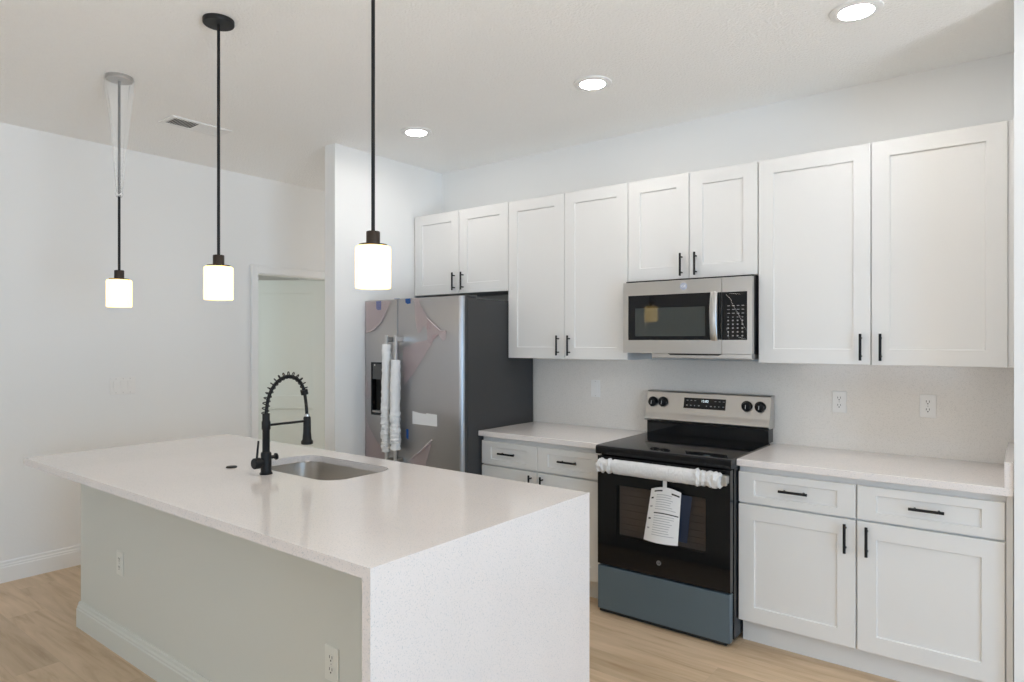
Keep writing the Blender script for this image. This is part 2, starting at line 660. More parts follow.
def wall_cabinet(label, x0, x1, z0, z1, doors, handle_z, hside=None, group='white shaker wall cabinets', filler=None):
    t = thing('wall_cabinet', label, 'cabinet', ((x0 + x1) / 2, -0.16, z0), group)
    MB().box(x0 + 0.001, x1 - 0.001, UY + 0.0205, -0.001, z0, z1, 0.001).build('carcass', M_cab, t)
    for i, (a, c) in enumerate(doors):
        d = MB().shaker(a, c, z0 + 0.001, z1 - 0.001, UY).build('door', M_cab, t)
        hx = c - 0.040 if i == 0 else a + 0.040
        bar_handle(hx, handle_z, UY, 0.128, True, d)
    if filler:
        MB().box(filler[0], filler[1], UY + 0.008, UY + 0.020, z0, z1, 0.001).build('filler_strip', M_cab, t)
    return t


wall_cabinet('short white two-door wall cabinet above the refrigerator', AX + 0.002, -0.9115, 1.833, UT,
             [(-1.813, -1.364), (-1.360, -0.9115)], 1.922)
wall_cabinet('tall white two-door wall cabinet between refrigerator and microwave', -0.9085, -0.002, UB, UT,
             [(-0.9075, -0.4565), (-0.4525, -0.003)], 1.462)
wall_cabinet('short white two-door wall cabinet directly above the microwave', 0.002, 0.7615, 1.842, UT,
             [(0.002, 0.3805), (0.3845, 0.7600)], 1.921)
wall_cabinet('wide white two-door wall cabinet with largest doors, right of microwave', 0.7645, RX - 0.002, UB, UT,
             [(0.7660, 1.2915), (1.2960, 1.8160)], 1.461, filler=(1.8175, RX - 0.003))


def base_cabinet(label, x0, x1, doors, drawers, end_filler=None):
    t = thing('base_cabinet', label, 'cabinet', ((x0 + x1) / 2, -0.3, 0), 'white base cabinets along the back wall')
    c = MB()
    c.box(x0, x1, BY + 0.0205, -0.014, 0.112, 0.880, 0.001)
    c.build('carcass', M_cab, t)
    MB().box(x0, x1, -0.545, -0.02, 0.0, 0.1115).build('toe_kick', M_cab, t)
    for i, (a, b_) in enumerate(doors):
        d = MB().shaker(a, b_, 0.121, 0.692, BY).build('door', M_cab, t)
        bar_handle(b_ - 0.040 if i == 0 else a + 0.040, 0.610, BY, 0.130, True, d)
    for (a, b_) in drawers:
        d = MB().shaker(a, b_, 0.701, 0.850, BY, rail=0.036).build('drawer', M_cab, t)
        bar_handle((a + b_) / 2, 0.7815, BY, 0.128, False, d)
    if end_filler:
        MB().box(end_filler[0], end_filler[1], BY + 0.006, BY + 0.020, 0.0, 0.880, 0.001).build('filler_strip', M_cab, t)
    return t


base_cabinet('white base cabinet between refrigerator and range, half hidden by island', -0.905, -0.004,
             [(-0.903, -0.4655), (-0.4610, -0.005)], [(-0.903, -0.4655), (-0.4610, -0.005)])
base_cabinet('white base cabinet to the right of the range, doors fully visible', 0.7580, RX - 0.002,
             [(0.7585, 1.2790), (1.2860, 1.8125)], [(0.7585, 1.2790), (1.2860, 1.8125)], (1.8170, RX - 0.003))

tag(MB().box(-0.909, -0.0035, -0.640, -0.013, 0.8815, 0.914, 0.0025).build('countertop', M_quartz),
    'short white quartz countertop between refrigerator and range', 'countertop', 'quartz countertops along the back wall')
tag(MB().box(0.7575, RX - 0.001, -0.640, -0.013, 0.8815, 0.914, 0.0025).build('countertop', M_quartz),
    'long white quartz countertop between range and right-hand wall', 'countertop', 'quartz countertops along the back wall')
tag(MB().box(-0.93, RX - 0.001, -0.0125, -0.0005, 0.9005, UB - 0.001, 0.0008).build('backsplash', M_splash),
    'speckled greige quartz backsplash panel behind range and counters', 'backsplash')
tag(MB().box(RX - 0.031, RX - 0.001, -0.640, -0.0135, 0.9142, 1.016, 0.002).build('side_splash', M_quartz),
    'low white quartz side splash against the right-hand wall on the counter', 'side splash')

# ------------------------------------------------------------------ island
IX0, IX1, IY0, IY1 = -2.030, 0.568, -2.772, -1.707
BX0, BY0, BY1 = -2.024, -2.523, -1.735
SX0, SX1, SY0, SY1 = -1.010, -0.362, -2.200, -1.832     # sink opening


def rounded_rect(x0, x1, y0, y1, r, k=8):
    pts = []
    for cx, cy, a0 in ((x1 - r, y0 + r, -PI / 2), (x1 - r, y1 - r, 0), (x0 + r, y1 - r, PI / 2), (x0 + r, y0 + r, PI)):
        for i in range(k + 1):
            a = a0 + PI / 2 * i / k
            pts.append((cx + r * math.cos(a), cy + r * math.sin(a)))
    return pts


def holed_slab(x0, x1, y0, y1, z0, z1, hole):
    mb = MB()
    bm = mb.bm
    outer = [(x0, y0), (x1, y0), (x1, y1), (x0, y1)]
    rings = {}
    for z in (z0, z1):
        vo = [bm.verts.new((x, y, z)) for x, y in outer]
        vh = [bm.verts.new((x, y, z)) for x, y in hole]
        es = [bm.edges.new((r[i], r[(i + 1) % len(r)])) for r in (vo, vh) for i in range(len(r))]
        bmesh.ops.triangle_fill(bm, edges=es, use_beauty=True)
        rings[z] = (vo, vh)
    for j in (0, 1):
        a, c = rings[z0][j], rings[z1][j]
        for i in range(len(a)):
            bm.faces.new((a[i], a[(i + 1) % len(a)], c[(i + 1) % len(a)], c[i]))
    return mb


isl = thing('kitchen_island', 'large island with white quartz top and waterfall end on painted base', 'kitchen island', ((IX0 + IX1) / 2, (IY0 + IY1) / 2, 0))
hole = rounded_rect(SX0, SX1, SY0, SY1, 0.10)
holed_slab(IX0, IX1, IY0, IY1, 0.882, 0.914, hole).build('countertop', M_quartz, isl)
MB().box(IX1 - 0.032, IX1, IY0, IY1, 0.0, 0.882).build('waterfall_panel', M_quartz, isl)
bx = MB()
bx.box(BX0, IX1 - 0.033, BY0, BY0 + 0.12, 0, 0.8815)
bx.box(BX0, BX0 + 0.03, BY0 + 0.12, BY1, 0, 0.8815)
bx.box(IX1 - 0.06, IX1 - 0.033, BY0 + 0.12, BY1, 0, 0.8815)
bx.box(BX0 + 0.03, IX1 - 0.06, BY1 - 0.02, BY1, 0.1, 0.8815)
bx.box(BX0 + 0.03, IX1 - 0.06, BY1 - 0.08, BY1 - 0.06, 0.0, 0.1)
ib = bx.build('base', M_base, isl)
bp = MB()
prof = base_profile(0.132, 0.016)
rows = [[bp.bm.verts.new(p) for p in ((IX1 - 0.033, BY0 - d, z), (BX0 - d, BY0 - d, z), (BX0 - d, BY1, z))] for d, z in prof]
for i in range(len(rows)):
    q, r = rows[i], rows[(i + 1) % len(rows)]
    for j in (0, 1):
        bp.bm.faces.new((q[j], q[j + 1], r[j + 1], r[j]))
bp.bm.faces.new([r[0] for r in rows])
bp.bm.faces.new([r[2] for r in rows])
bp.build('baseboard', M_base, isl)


def sink():
    t = thing('sink', 'undermount stainless steel sink bowl set in the island top', 'sink', ((SX0 + SX1) / 2, (SY0 + SY1) / 2, 0.68))
    mb = MB()
    bm = mb.bm
    lv = [(0.022, 0.881, 0.10), (-0.004, 0.881, 0.10), (-0.004, 0.872, 0.10), (0.004, 0.80, 0.095), (0.012, 0.72, 0.09), (0.03, 0.69, 0.08), (0.07, 0.682, 0.06)]
    rings = []
    for ins, z, r in lv:
        rings.append([bm.verts.new((x, y, z)) for x, y in rounded_rect(SX0 + ins * 1 if ins > 0.03 else SX0 + ins, SX1 - ins, SY0 + ins, SY1 - ins, r)])
    # flange goes outwards under the stone
    for i, (x, y) in enumerate(rounded_rect(SX0 - 0.02, SX1 + 0.02, SY0 - 0.02, SY1 + 0.02, 0.11)):
        rings[0][i].co = (x, y, 0.8812)
    for i in range(len(rings) - 1):
        k = len(rings[i])
        for j in range(k):
            bm.faces.new((rings[i][j], rings[i][(j + 1) % k], rings[i + 1][(j + 1) % k], rings[i + 1][j]))
    bm.faces.new(rings[-1])
    bowl = mb.build('bowl', M_sinksteel, t, smooth=True)
    md = bowl.modifiers.new('shell', 'SOLIDIFY')
    md.thickness = 0.0012
    cx, cy = (SX0 + SX1) / 2, (SY0 + SY1) / 2
    MB().lathe([(0.045, 0.683), (0.056, 0.6845), (0.056, 0.6865), (0.040, 0.6865), (0.034, 0.684)], cx, cy).build('drain', M_steel, t, smooth=True)


sink()

FX, FY = -0.723, -2.262


def faucet():
    t = thing('faucet', 'matte black spring-neck pull-down faucet beside the sink on the island', 'faucet', (FX, FY, 0.914))
    MB().lathe([(0.027, 0.9142), (0.027, 0.920), (0.0225, 0.924), (0.0225, 1.004), (0.0205, 1.008), (0.0155, 1.012), (0.0155, 1.105),
                (0.0185, 1.110), (0.0185, 1.140), (0.0155, 1.146), (0.0155, 1.176), (0.010, 1.178)], FX, FY, 28).build('body', M_black, t, smooth=True)
    path = [(-2.262, 1.170), (-2.258, 1.205), (-2.252, 1.238), (-2.234, 1.280), (-2.206, 1.312), (-2.172, 1.330), (-2.142, 1.333), (-2.112, 1.322),
            (-2.088, 1.300), (-2.074, 1.272), (-2.066, 1.240), (-2.060, 1.200), (-2.055, 1.140)]
    P = []
    for i in range(len(path) - 1):                       # Catmull-Rom
        p = [path[max(i - 1, 0)], path[i], path[i + 1], path[min(i + 2, len(path) - 1)]]
        for k in range(8):
            u = k / 8
            P.append(Vector((FX,) + tuple(0.5 * (2 * p[1][j] + (p[2][j] - p[0][j]) * u + (2 * p[0][j] - 5 * p[1][j] + 4 * p[2][j] - p[3][j]) * u * u
                                             + (3 * p[1][j] - p[0][j] - 3 * p[2][j] + p[3][j]) * u ** 3) for j in (0, 1))))
    P.append(Vector((FX, path[-1][0], path[-1][1])))
    MB().tube(P, 0.0072, 14).build('hose', M_black, t, smooth=True)
    # spring coil
    cum = [0]
    for i in range(len(P) - 1):
        cum.append(cum[-1] + (P[i + 1] - P[i]).length)
    iend = min(range(len(P)), key=lambda i: (P[i] - Vector((FX, -2.069, 1.256))).length)
    L = cum[iend]
    turns, per = 16, 16
    pts = []
    for q in range(turns * per + 1):
        s = L * q / (turns * per)
        i = max(k for k in range(len(P) - 1) if cum[k] <= s)
        f = (s - cum[i]) / (cum[i + 1] - cum[i])
        c = P[i].lerp(P[i + 1], f)
        d = (P[i + 1] - P[i]).normalized()
        nrm = Vector((1, 0, 0)).cross(d)
        a = 2 * PI * q / per
        pts.append(c + nrm * 0.005 + Vector((1, 0, 0)) * 0.0145 * math.cos(a) + nrm * 0.0145 * math.sin(a))
    MB().tube(pts, 0.0024, 6).build('spring', M_black, t, smooth=True)
    d = (P[iend + 1] - P[iend]).normalized()
    MB().cyl(P[iend] - d * 0.012, P[iend] + d * 0.010, 0.0165, seg=20).build('collar', M_black, t, smooth=True)
    MB().lathe([(0.0225, 1.018), (0.0265, 1.020), (0.0265, 1.032), (0.0205, 1.040), (0.0175, 1.075), (0.0165, 1.140), (0.013, 1.146)], FX, -2.055, 24).build('spray_head', M_black, t, smooth=True)
    MB().lathe([(0.0125, 1.1462), (0.0125, 1.156), (0.008, 1.158)], FX, -2.055, 18).build('hose_nut', M_steel, t, smooth=True)
    MB().tube([(FX, FY + 0.014, 1.125), (FX, -2.072, 1.125)], 0.0055, 12).build('support_arm', M_black, t, smooth=True)
    v = MB()
    v.tube([(FX, FY - 0.018, 0.966), (FX, FY - 0.030, 0.966), (FX, FY - 0.032, 0.966), (FX, FY - 0.056, 0.966), (FX, FY - 0.060, 0.966)], [0.016, 0.016, 0.0235, 0.0235, 0.020], 22)
    hv = v.build('valve', M_black, t, smooth=True)
    MB().tube([(FX, FY - 0.044, 0.985), (FX, FY - 0.036, 1.062)], [0.0048, 0.0042], 12).build('lever', M_black, hv, smooth=True)
    MB().tube([(FX, FY + 0.018, 0.984), (FX, FY + 0.044, 0.984), (FX, FY + 0.046, 0.984), (FX, FY + 0.052, 0.984)], [0.008, 0.008, 0.0155, 0.0145], 20).build('end_cap', M_black, t, smooth=True)


faucet()
tag(MB().lathe([(0.024, 0.9142), (0.024, 0.917), (0.021, 0.9205), (0.010, 0.9212)], -0.982, -2.275, 28).build('hole_cover', M_black, smooth=True),
    'flat round black hole cover on the island top beyond the faucet', 'hole cover')

# ------------------------------------------------------------------ outlets and switches


def duplex(label, loc, face, group, M_plate=M_plate):
    """duplex receptacle; face 'back' = on the back wall facing -y, 'island' same orientation"""
    x, y, z = loc
    t = thing('outlet', label, 'outlet', (x, y, z - 0.057), group)
    w, h = 0.035, 0.0575
    MB().box(x - w, x + w, y - 0.006, y - 0.0003, z - h, z + h, 0.003).build('cover_plate', M_plate, t)
    for s in (-1, 1):
        zc = z + s * 0.0195
        r = MB()
        prof = []
        for k in range(24):
            a = 2 * PI * k / 24
            prof.append((x + 0.0168 * math.cos(a), zc + max(-0.0135, min(0.0135, 0.0168 * math.sin(a)))))
        r.prism_y(prof, y - 0.0075, y - 0.0058)
        ro = r.build('receptacle', M_plate, t)
        sl = MB()
        sl.box(x - 0.0078, x - 0.0052, y - 0.0079, y - 0.0074, zc - 0.001, zc + 0.0085)
        sl.box(x + 0.0052, x + 0.0078, y - 0.0079, y - 0.0074, zc - 0.001, zc + 0.0085)
        sl.cyl((x, y - 0.0079, zc - 0.0075), (x, y - 0.0074, zc - 0.0075), 0.0030, seg=12)
        sl.build('slot', M_slot, ro)
    MB().cyl((x, y - 0.0068, z), (x, y - 0.0058, z), 0.003, seg=12).build('screw', M_steel, t)
    return t


duplex('white duplex outlet on backsplash, the one nearer the range', (1.091, -0.0125, 1.166), 'back', 'duplex outlets on the backsplash')
duplex('white duplex outlet on backsplash, nearest the right-hand wall', (1.4935, -0.0125, 1.1675), 'back', 'duplex outlets on the backsplash')
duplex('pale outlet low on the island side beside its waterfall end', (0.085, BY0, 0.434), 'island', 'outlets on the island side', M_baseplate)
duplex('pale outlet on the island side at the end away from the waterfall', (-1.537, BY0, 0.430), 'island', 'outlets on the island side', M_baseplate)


def backsplash_switch():
    x, y, z = -0.407, -0.0125, 1.172
    t = thing('light_switch', 'white two-rocker switch on backsplash between refrigerator and range', 'switch', (x, y, z - 0.057))
    MB().box(x - 0.035, x + 0.035, y - 0.006, y - 0.0003, z - 0.0575, z + 0.0575, 0.003).build('cover_plate', M_plate, t)
    for s in (-1, 1):
        zc = z + s * 0.0165
        MB().prism_x([(y - 0.0055, zc - 0.0145), (y - 0.0075, zc - 0.0145), (y - 0.0100, zc + 0.0145), (y - 0.0055, zc + 0.0145)], x - 0.0155, x + 0.0155).build('rocker', M_plate, t)
    for s in (-1, 1):
        MB().cyl((x, y - 0.0068, z + s * 0.048), (x, y - 0.0058, z + s * 0.048), 0.003, seg=12).build('screw', M_steel, t)


backsplash_switch()


def wall_switch():
    y, z = -1.884, 1.179
    t = thing('light_switch', 'wide white three-gang rocker switch plate on the left-hand wall', 'switch', (LX, y, z - 0.06))
    MB().box(LX + 0.0003, LX + 0.0065, y - 0.0825, y + 0.0825, z - 0.060, z + 0.060, 0.003).build('cover_plate', M_plate, t)
    for k in (-1, 0, 1):
        yc = y + k * 0.046
        MB().prism_y([(LX + 0.006, z - 0.033), (LX + 0.008, z - 0.033), (LX + 0.0125, z + 0.033), (LX + 0.006, z + 0.033)], yc - 0.0165, yc + 0.0165).build('rocker', M_plate, t)
        for s in (-1, 1):
            MB().cyl((LX + 0.006, yc, z + s * 0.048), (LX + 0.0072, yc, z + s * 0.048), 0.003, seg=10).build('screw', M_steel, t)


wall_switch()

# ------------------------------------------------------------------ refrigerator
RFX0, RFX1, RFY = -1.839, -0.913, -0.794
RFS = -1.502            # split between the two doors


def frame_boxes(mb, x0, x1, y0, y1, z0, z1, hx0, hx1, hz0, hz1):
    mb.box(x0, hx0, y0, y1, z0, z1)
    mb.box(hx1, x1, y0, y1, z0, z1)
    mb.box(hx0, hx1, y0, y1, hz1, z1)
    mb.box(hx0, hx1, y0, y1, z0, hz0)


def refrigerator():
    t = thing('refrigerator', 'stainless side-by-side refrigerator with charcoal sides and torn pink film', 'refrigerator', ((RFX0 + RFX1) / 2, -0.4, 0))
    MB().box(RFX0 + 0.004, RFX1 - 0.002, RFY + 0.062, -0.03, 0.02, 1.765, 0.004).build('case', M_charcoal, t)
    MB().box(RFX0 + 0.03, RFX1 - 0.03, RFY + 0.09, RFY + 0.11, 0.0, 0.02).build('toe_grille', M_rubber, t)
    # left door with the dispenser opening
    DX0, DX1, DZ0, DZ1 = -1.765, -1.568, 0.985, 1.338
    ld = MB()
    bm = ld.bm
    yb, yf, e = RFY + 0.058, RFY, 0.012
    ybs = RFY + 0.031

    def rg(x0, x1, z0, z1, y):
        return [bm.verts.new(p) for p in ((x0, y, z0), (x1, y, z0), (x1, y, z1), (x0, y, z1))]
    Z0, Z1 = 0.06, 1.776
    rs = [rg(RFX0, RFS - 0.003, Z0, Z1, yb), rg(RFX0, RFS - 0.003, Z0, Z1, yf + e), rg(RFX0 + 0.003, RFS - 0.006, Z0 + 0.003, Z1 - 0.003, yf + 0.003),
          rg(RFX0 + e, RFS - 0.003 - e, Z0 + e, Z1 - e, yf), rg(DX0, DX1, DZ0, DZ1, yf), rg(DX0, DX1, DZ0, DZ1, yf + 0.05)]
    for i in range(5):
        for k in range(4):
            bm.faces.new((rs[i][k], rs[i][(k + 1) % 4], rs[i + 1][(k + 1) % 4], rs[i + 1][k]))
    bm.faces.new(rs[5])
    bm.faces.new(list(reversed(rs[0])))
    ldo = ld.build('freezer_door', M_fsteel, t, smooth=True)
    rd = MB()
    bm = rd.bm
    x0, x1 = RFS + 0.003, RFX1
    prof = [(x0, ybs), (x0, yf + e), (x0 + 0.004, yf + 0.003), (x0 + e, yf)]
    # right edge rounds over generously
    R = 0.030
    for k in range(9):
        a = PI / 2 * k / 8
        prof.append((x1 - R + R * math.sin(a), yf + R - R * math.cos(a)))
    prof.append((x1, ybs))
    lo = [bm.verts.new((x, y, Z0)) for x, y in prof]
    hi = [bm.verts.new((x, y, Z1)) for x, y in prof]
    for k in range(len(prof)):
        bm.faces.new((lo[k], lo[(k + 1) % len(prof)], hi[(k + 1) % len(prof)], hi[k]))
    bm.faces.new(lo)
    bm.faces.new(list(reversed(hi)))
    rdo = rd.build('refrigerator_door', M_fsteel, t, smooth=True)
    MB().box(x0 + 0.002, x1 - 0.003, ybs + 0.0002, yb, Z0 + 0.002, Z1 - 0.002).build('door_liner', M_charcoal, rdo)
    # dispenser
    dsp = MB()
    frame_boxes(dsp, DX0 - 0.004, DX1 + 0.004, yf - 0.003, yf + 0.045, DZ0 - 0.012, DZ1 + 0.004, DX0 + 0.004, DX1 - 0.004, DZ0 + 0.004, DZ1 - 0.004)
    do = dsp.build('dispenser', M_blackenamel, ldo)
    MB().box(DX0 + 0.005, DX1 - 0.005, yf + 0.038, yf + 0.0475, DZ0 + 0.005, 1.222).build('cavity', M_void, do)
    cp = MB().box(DX0 + 0.005, DX1 - 0.005, yf + 0.002, yf + 0.047, 1.222, DZ1 - 0.005, 0.002).build('control_panel', mat('dispenser_panel', (0.09, 0.09, 0.09), 0.2), do)
    MB().cyl((DX0 + 0.03, yf - 0.0005, 1.322), (DX0 + 0.03, yf + 0.003, 1.322), 0.006, seg=14).build('indicator', M_plate, do)
    MB().box(-1.675, -1.63, yf + 0.018, yf + 0.037, 1.06, 1.20, 0.004).build('paddle', M_blackenamel, do)
    MB().box(DX0 + 0.006, DX1 - 0.006, yf + 0.0, yf + 0.037, DZ0 + 0.005, DZ0 + 0.018, 0.002).build('drip_tray', mat('tray_grey', (0.35, 0.35, 0.35), 0.4), do)
    # handles
    for hx, door, top, w0, w1, sd in ((-1.540, ldo, 1.530, 1.470, 0.745, 1.3), (-1.452, rdo, 1.530, 1.365, 0.765, 8.2)):
        yh = yf - 0.060
        hb_ = MB().box(hx - 0.013, hx + 0.013, yh - 0.010, yh + 0.008, 0.655, top, 0.005)
        hb_.box(hx - 0.011, hx + 0.011, yh + 0.006, yf + 0.002, 0.665, 0.70, 0.003)
        hb_.box(hx - 0.011, hx + 0.011, yh + 0.006, yf + 0.002, top - 0.045, top - 0.010, 0.003)
        ho = hb_.build('handle', M_steel, door)
        # padding: smooth at the top, gathered at the foot
        k = 90
        ps, rr = [], []
        for i in range(k + 1):
            f = i / k
            z = w0 + (w1 - w0) * f
            ps.append((hx + 0.004 * math.sin(f * 5 + sd), yh - 0.002, z))
            g = 0.036 * (1 + 0.05 * noise.noise(Vector((f * 7, sd, 0))))
            if f > 0.55:
                g *= 1 + 0.30 * noise.noise(Vector((i * 0.8, sd * 3, 1.3))) * min(1, (f - 0.55) * 4)
            if i == 0:
                g *= 0.85
            rr.append(g)
        wp = MB().tube(ps, rr, 18, True, (1.0, 0.85))
        for v in wp.bm.verts:
            q = noise.noise_vector(v.co * 30 + Vector((sd, 0, 0)))
            q2 = noise.noise_vector(v.co * 75 + Vector((0, sd, 0)))
            low = max(0.0, min(1.0, ((w0 + w1) / 2 + 0.08 - v.co.z) * 5))
            v.co += q * 0.005 + q2 * (0.001 + 0.008 * low)
        wp.build('foam_wrap', M_foam, ho, smooth=True)
    # sticker, tape
    MB().prism_y([(-1.352, 1.024), (-1.290, 1.015), (-1.225, 1.012), (-1.222, 1.018), (-1.127, 1.014), (-1.125, 0.938), (-1.352, 0.940)], yf - 0.0018, yf - 0.0002).build('paper_label', M_paper, rdo)
    for (a, b_, z0, z1, dr) in ((-1.715, -1.665, 1.705, 1.768, ldo), (-1.420, -1.372, 1.738, 1.775, rdo), (-1.412, -1.392, 0.83, 0.90, rdo)):
        MB().prism_y([(a, z0 + 0.012), (a + 0.02, z0), (b_, z0 + 0.004), (b_, z1), (a, z1)], yf - 0.0022, yf - 0.0002).build('blue_tape', M_tape, dr)
    MB().box(-1.530, -1.487, yf - 0.002, yf + 0.010, 1.7762, 1.779).build('blue_tape', M_tape, ldo)
    # hinge cover
    MB().box(RFX1 - 0.085, RFX1 - 0.015, RFY + 0.075, RFY + 0.17, 1.765, 1.785, 0.006).build('hinge_cover', M_charcoal, t)
    # torn film
    y = yf - 0.0015
    films = [
        (rdo, [(-1.335, 1.772), (-1.300, 1.772), (-1.255, 1.715), (-1.205, 1.640), (-1.175, 1.580), (-1.200, 1.560), (-1.240, 1.590), (-1.268, 1.555), (-1.300, 1.535), (-1.318, 1.62)], 1),
        (rdo, [(-1.205, 1.640), (-1.090, 1.560), (-1.030, 1.555), (-1.035, 1.500), (-1.075, 1.490), (-1.100, 1.535), (-1.165, 1.530), (-1.180, 1.475), (-1.210, 1.50), (-1.215, 1.58)], 2),
        (rdo, [(-1.44, 1.44), (-1.33, 1.475), (-1.205, 1.500), (-1.16, 1.475), (-1.25, 1.375), (-1.345, 1.265), (-1.425, 1.19), (-1.440, 1.30)], 3),
        (rdo, [(-1.375, 0.69), (-1.27, 0.76), (-1.17, 0.845), (-1.185, 0.78), (-1.225, 0.66), (-1.30, 0.62)], 4),
        (ldo, [(-1.825, 1.555), (-1.740, 1.570), (-1.660, 1.62), (-1.590, 1.72), (-1.56, 1.765), (-1.822, 1.765)], 5),
        (ldo, [(-1.826, 1.25), (-1.79, 1.17), (-1.775, 1.12), (-1.800, 1.08), (-1.826, 1.10)], 6),
        (ldo, [(-1.826, 0.97), (-1.79, 0.90), (-1.71, 0.80), (-1.60, 0.71), (-1.60, 0.55), (-1.826, 0.55)], 7),
    ]
    for dr, pts, sd in films:
        sheet(pts, y, 0.012, 5, sd * 2.37).build('protective_film', M_pinkfilm, dr, smooth=True)
    # rolled, shiny edges where the film tore
    for dr, pts in ((rdo, [(-1.215, 1.645), (-1.150, 1.600), (-1.090, 1.556), (-1.045, 1.553)]), (ldo, [(-1.820, 1.550), (-1.735, 1.572), (-1.655, 1.625), (-1.592, 1.722)]),
                    (rdo, [(-1.378, 0.69), (-1.27, 0.765), (-1.168, 0.848)])):
        ps = [(a, y - 0.008 - 0.003 * math.sin(i * 2.1), c) for i, (a, c) in enumerate(pts)]
        MB().tube(ps, [0.003, 0.006, 0.006, 0.004][:len(ps)], 8).build('film_edge', M_filmfold, dr, smooth=True)
    return t


refrigerator()

# ------------------------------------------------------------------ range
GX0, GX1 = 0.006, 0.7545
GY = -0.700


def kitchen_range():
    t = thing('range', 'black and stainless electric range with glass top and blue-filmed drawer', 'range', ((GX0 + GX1) / 2, -0.35, 0))
    MB().box(GX0 + 0.004, GX1 - 0.002, GY + 0.046, -0.03, 0.03, 0.868, 0.002).build('body', M_blackenamel, t)
    ft = MB()
    for fx in (GX0 + 0.05, GX1 - 0.05):
        for fy in (-0.60, -0.10):
            ft = MB().cyl((fx, fy, 0.0), (fx, fy, 0.03), 0.018, seg=16)
            ft.build('foot', M_rubber, t)
    MB().box(GX0 + 0.01, GX1 - 0.03, GY + 0.015, GY + 0.045, 0.004, 0.03).build('toe_strip', M_rubber, t)
    # glass cooktop with a rounded front lip
    MB().prism_x([(GY - 0.006, 0.872), (GY - 0.010, 0.880), (GY - 0.010, 0.908), (GY - 0.004, 0.916), (GY + 0.012, 0.919), (-0.09, 0.921), (-0.09, 0.900), (GY + 0.03, 0.869)],
                 GX0 - 0.002, GX1 + 0.0015).build('cooktop', M_blackgloss, t, smooth=True)
    # oven door
    d = MB()
    wx0, wx1, wz0, wz1 = 0.128, 0.626, 0.438, 0.712
    frame_boxes(d, GX0 + 0.006, GX1 - 0.006, GY, GY + 0.044, 0.270, 0.862, wx0, wx1, wz0, wz1)
    do = d.build('oven_door', M_blackgloss, t)
    MB().box(wx0, wx1, GY + 0.036, GY + 0.0435, wz0, wz1).build('oven_interior', M_ovenin, do)
    rk = MB()
    for zz in (0.47, 0.50, 0.535, 0.575, 0.61, 0.655, 0.685):
        rk.cyl((wx0 + 0.01, GY + 0.031, zz), (wx1 - 0.01, GY + 0.031, zz), 0.0022, seg=8)
    rk.build('oven_rack', M_rack, do)
    MB().box(wx0, wx1, GY + 0.001, GY + 0.005, wz0, wz1).build('oven_window', M_ovenglass, do)
    # door handle: flat steel bar on two posts, wrapped in white foam
    hy = GY - 0.046
    hb_ = MB().box(GX0 + 0.022, GX1 - 0.004, hy - 0.010, hy + 0.008, 0.796, 0.848, 0.006)
    for hx in (GX0 + 0.030, GX1 - 0.040):
        hb_.box(hx, hx + 0.03, hy + 0.006, GY + 0.001, 0.802, 0.842, 0.003)
    ho = hb_.build('handle', M_steel, do)
    k = 90
    ps, rr = [], []
    for i in range(k + 1):
        f = i / k
        x = GX0 + 0.038 + (GX1 - 0.068 - GX0) * f
        ps.append((x, hy - 0.002, 0.820))
        g = 0.039
        if f < 0.14 or f > 0.80:
            g = 0.037 * (1 + 0.30 * noise.noise(Vector((i * 0.47, 5.1, 0.7))))
        if i in (0, k):
            g *= 0.75
        rr.append(g)
    wp = MB().tube(ps, rr, 26, True, (0.72, 1.0))
    for v in wp.bm.verts:
        f = (v.co.x - GX0) / (GX1 - GX0)
        a = 0.010 if (f < 0.17 or f > 0.78) else 0.0015
        q = noise.noise_vector(v.co * 48)
        v.co += Vector((q.x, q.y, q.z)) * a
    wp.build('foam_wrap', M_wrap, ho, smooth=True)
    # round badge on the door
    bx_, bz_ = 0.376, 0.341
    bg = MB().cyl((bx_, GY - 0.0025, bz_), (bx_, GY + 0.0005, bz_), 0.0125, seg=28).build('badge', M_badge, do)
    text_mesh('lettering', 'GE', 0.013, M_blackenamel, bg, (bx_, GY - 0.0027, bz_), FACE_FRONT)
    # storage drawer
    MB().box(GX0 + 0.006, GX1 - 0.008, GY, GY + 0.044, 0.022, 0.260, 0.004).build('drawer', M_film_blue, t)
    # back guard
    MB().box(GX0 + 0.008, GX1 - 0.004, -0.105, -0.02, 0.9205, 1.006, 0.003).build('riser', M_blackgloss, t)
    pr = [(-0.018, 1.000), (-0.100, 1.000), (-0.122, 1.004), (-0.128, 1.014), (-0.126, 1.026), (-0.112, 1.045), (-0.108, 1.060), (-0.084, 1.160), (-0.080, 1.176), (-0.070, 1.184), (-0.018, 1.184)]
    g = MB().prism_x(pr, GX0 + 0.002, GX1 + 0.003).build('control_panel', M_steel, t, smooth=True)

    def yp(z):
        return -0.108 + (z - 1.060) * (0.024 / 0.100)
    nd = Vector((0, -0.972, -0.233))
    for kx, kz in ((0.053, 1.118), (0.120, 1.120), (0.629, 1.122), (0.703, 1.122)):
        c = Vector((kx, yp(kz), kz))
        m = MB()
        m.tube([c, c + nd * 0.006, c + nd * 0.007, c + nd * 0.024, c + nd * 0.027], [0.031, 0.031, 0.027, 0.0245, 0.020], 28)
        kb = m.build('knob', M_black, g, smooth=True)
        gr = MB()
        a = Vector((kx, yp(kz), kz)) + nd * 0.028
        up = Vector((0, 0.233, 0.972))
        gr.tube([a - up * 0.023, a + up * 0.023], [0.005, 0.005], 8)
        gr.build('grip', M_black, kb, smooth=True)
        MB().tube([a - up * 0.006 + nd * 0.0045, a + up * 0.021 + nd * 0.0045], [0.0016, 0.0016], 6).build('pointer', M_plate, kb)
    zc, hh = 1.120, 0.031
    dpl = MB()
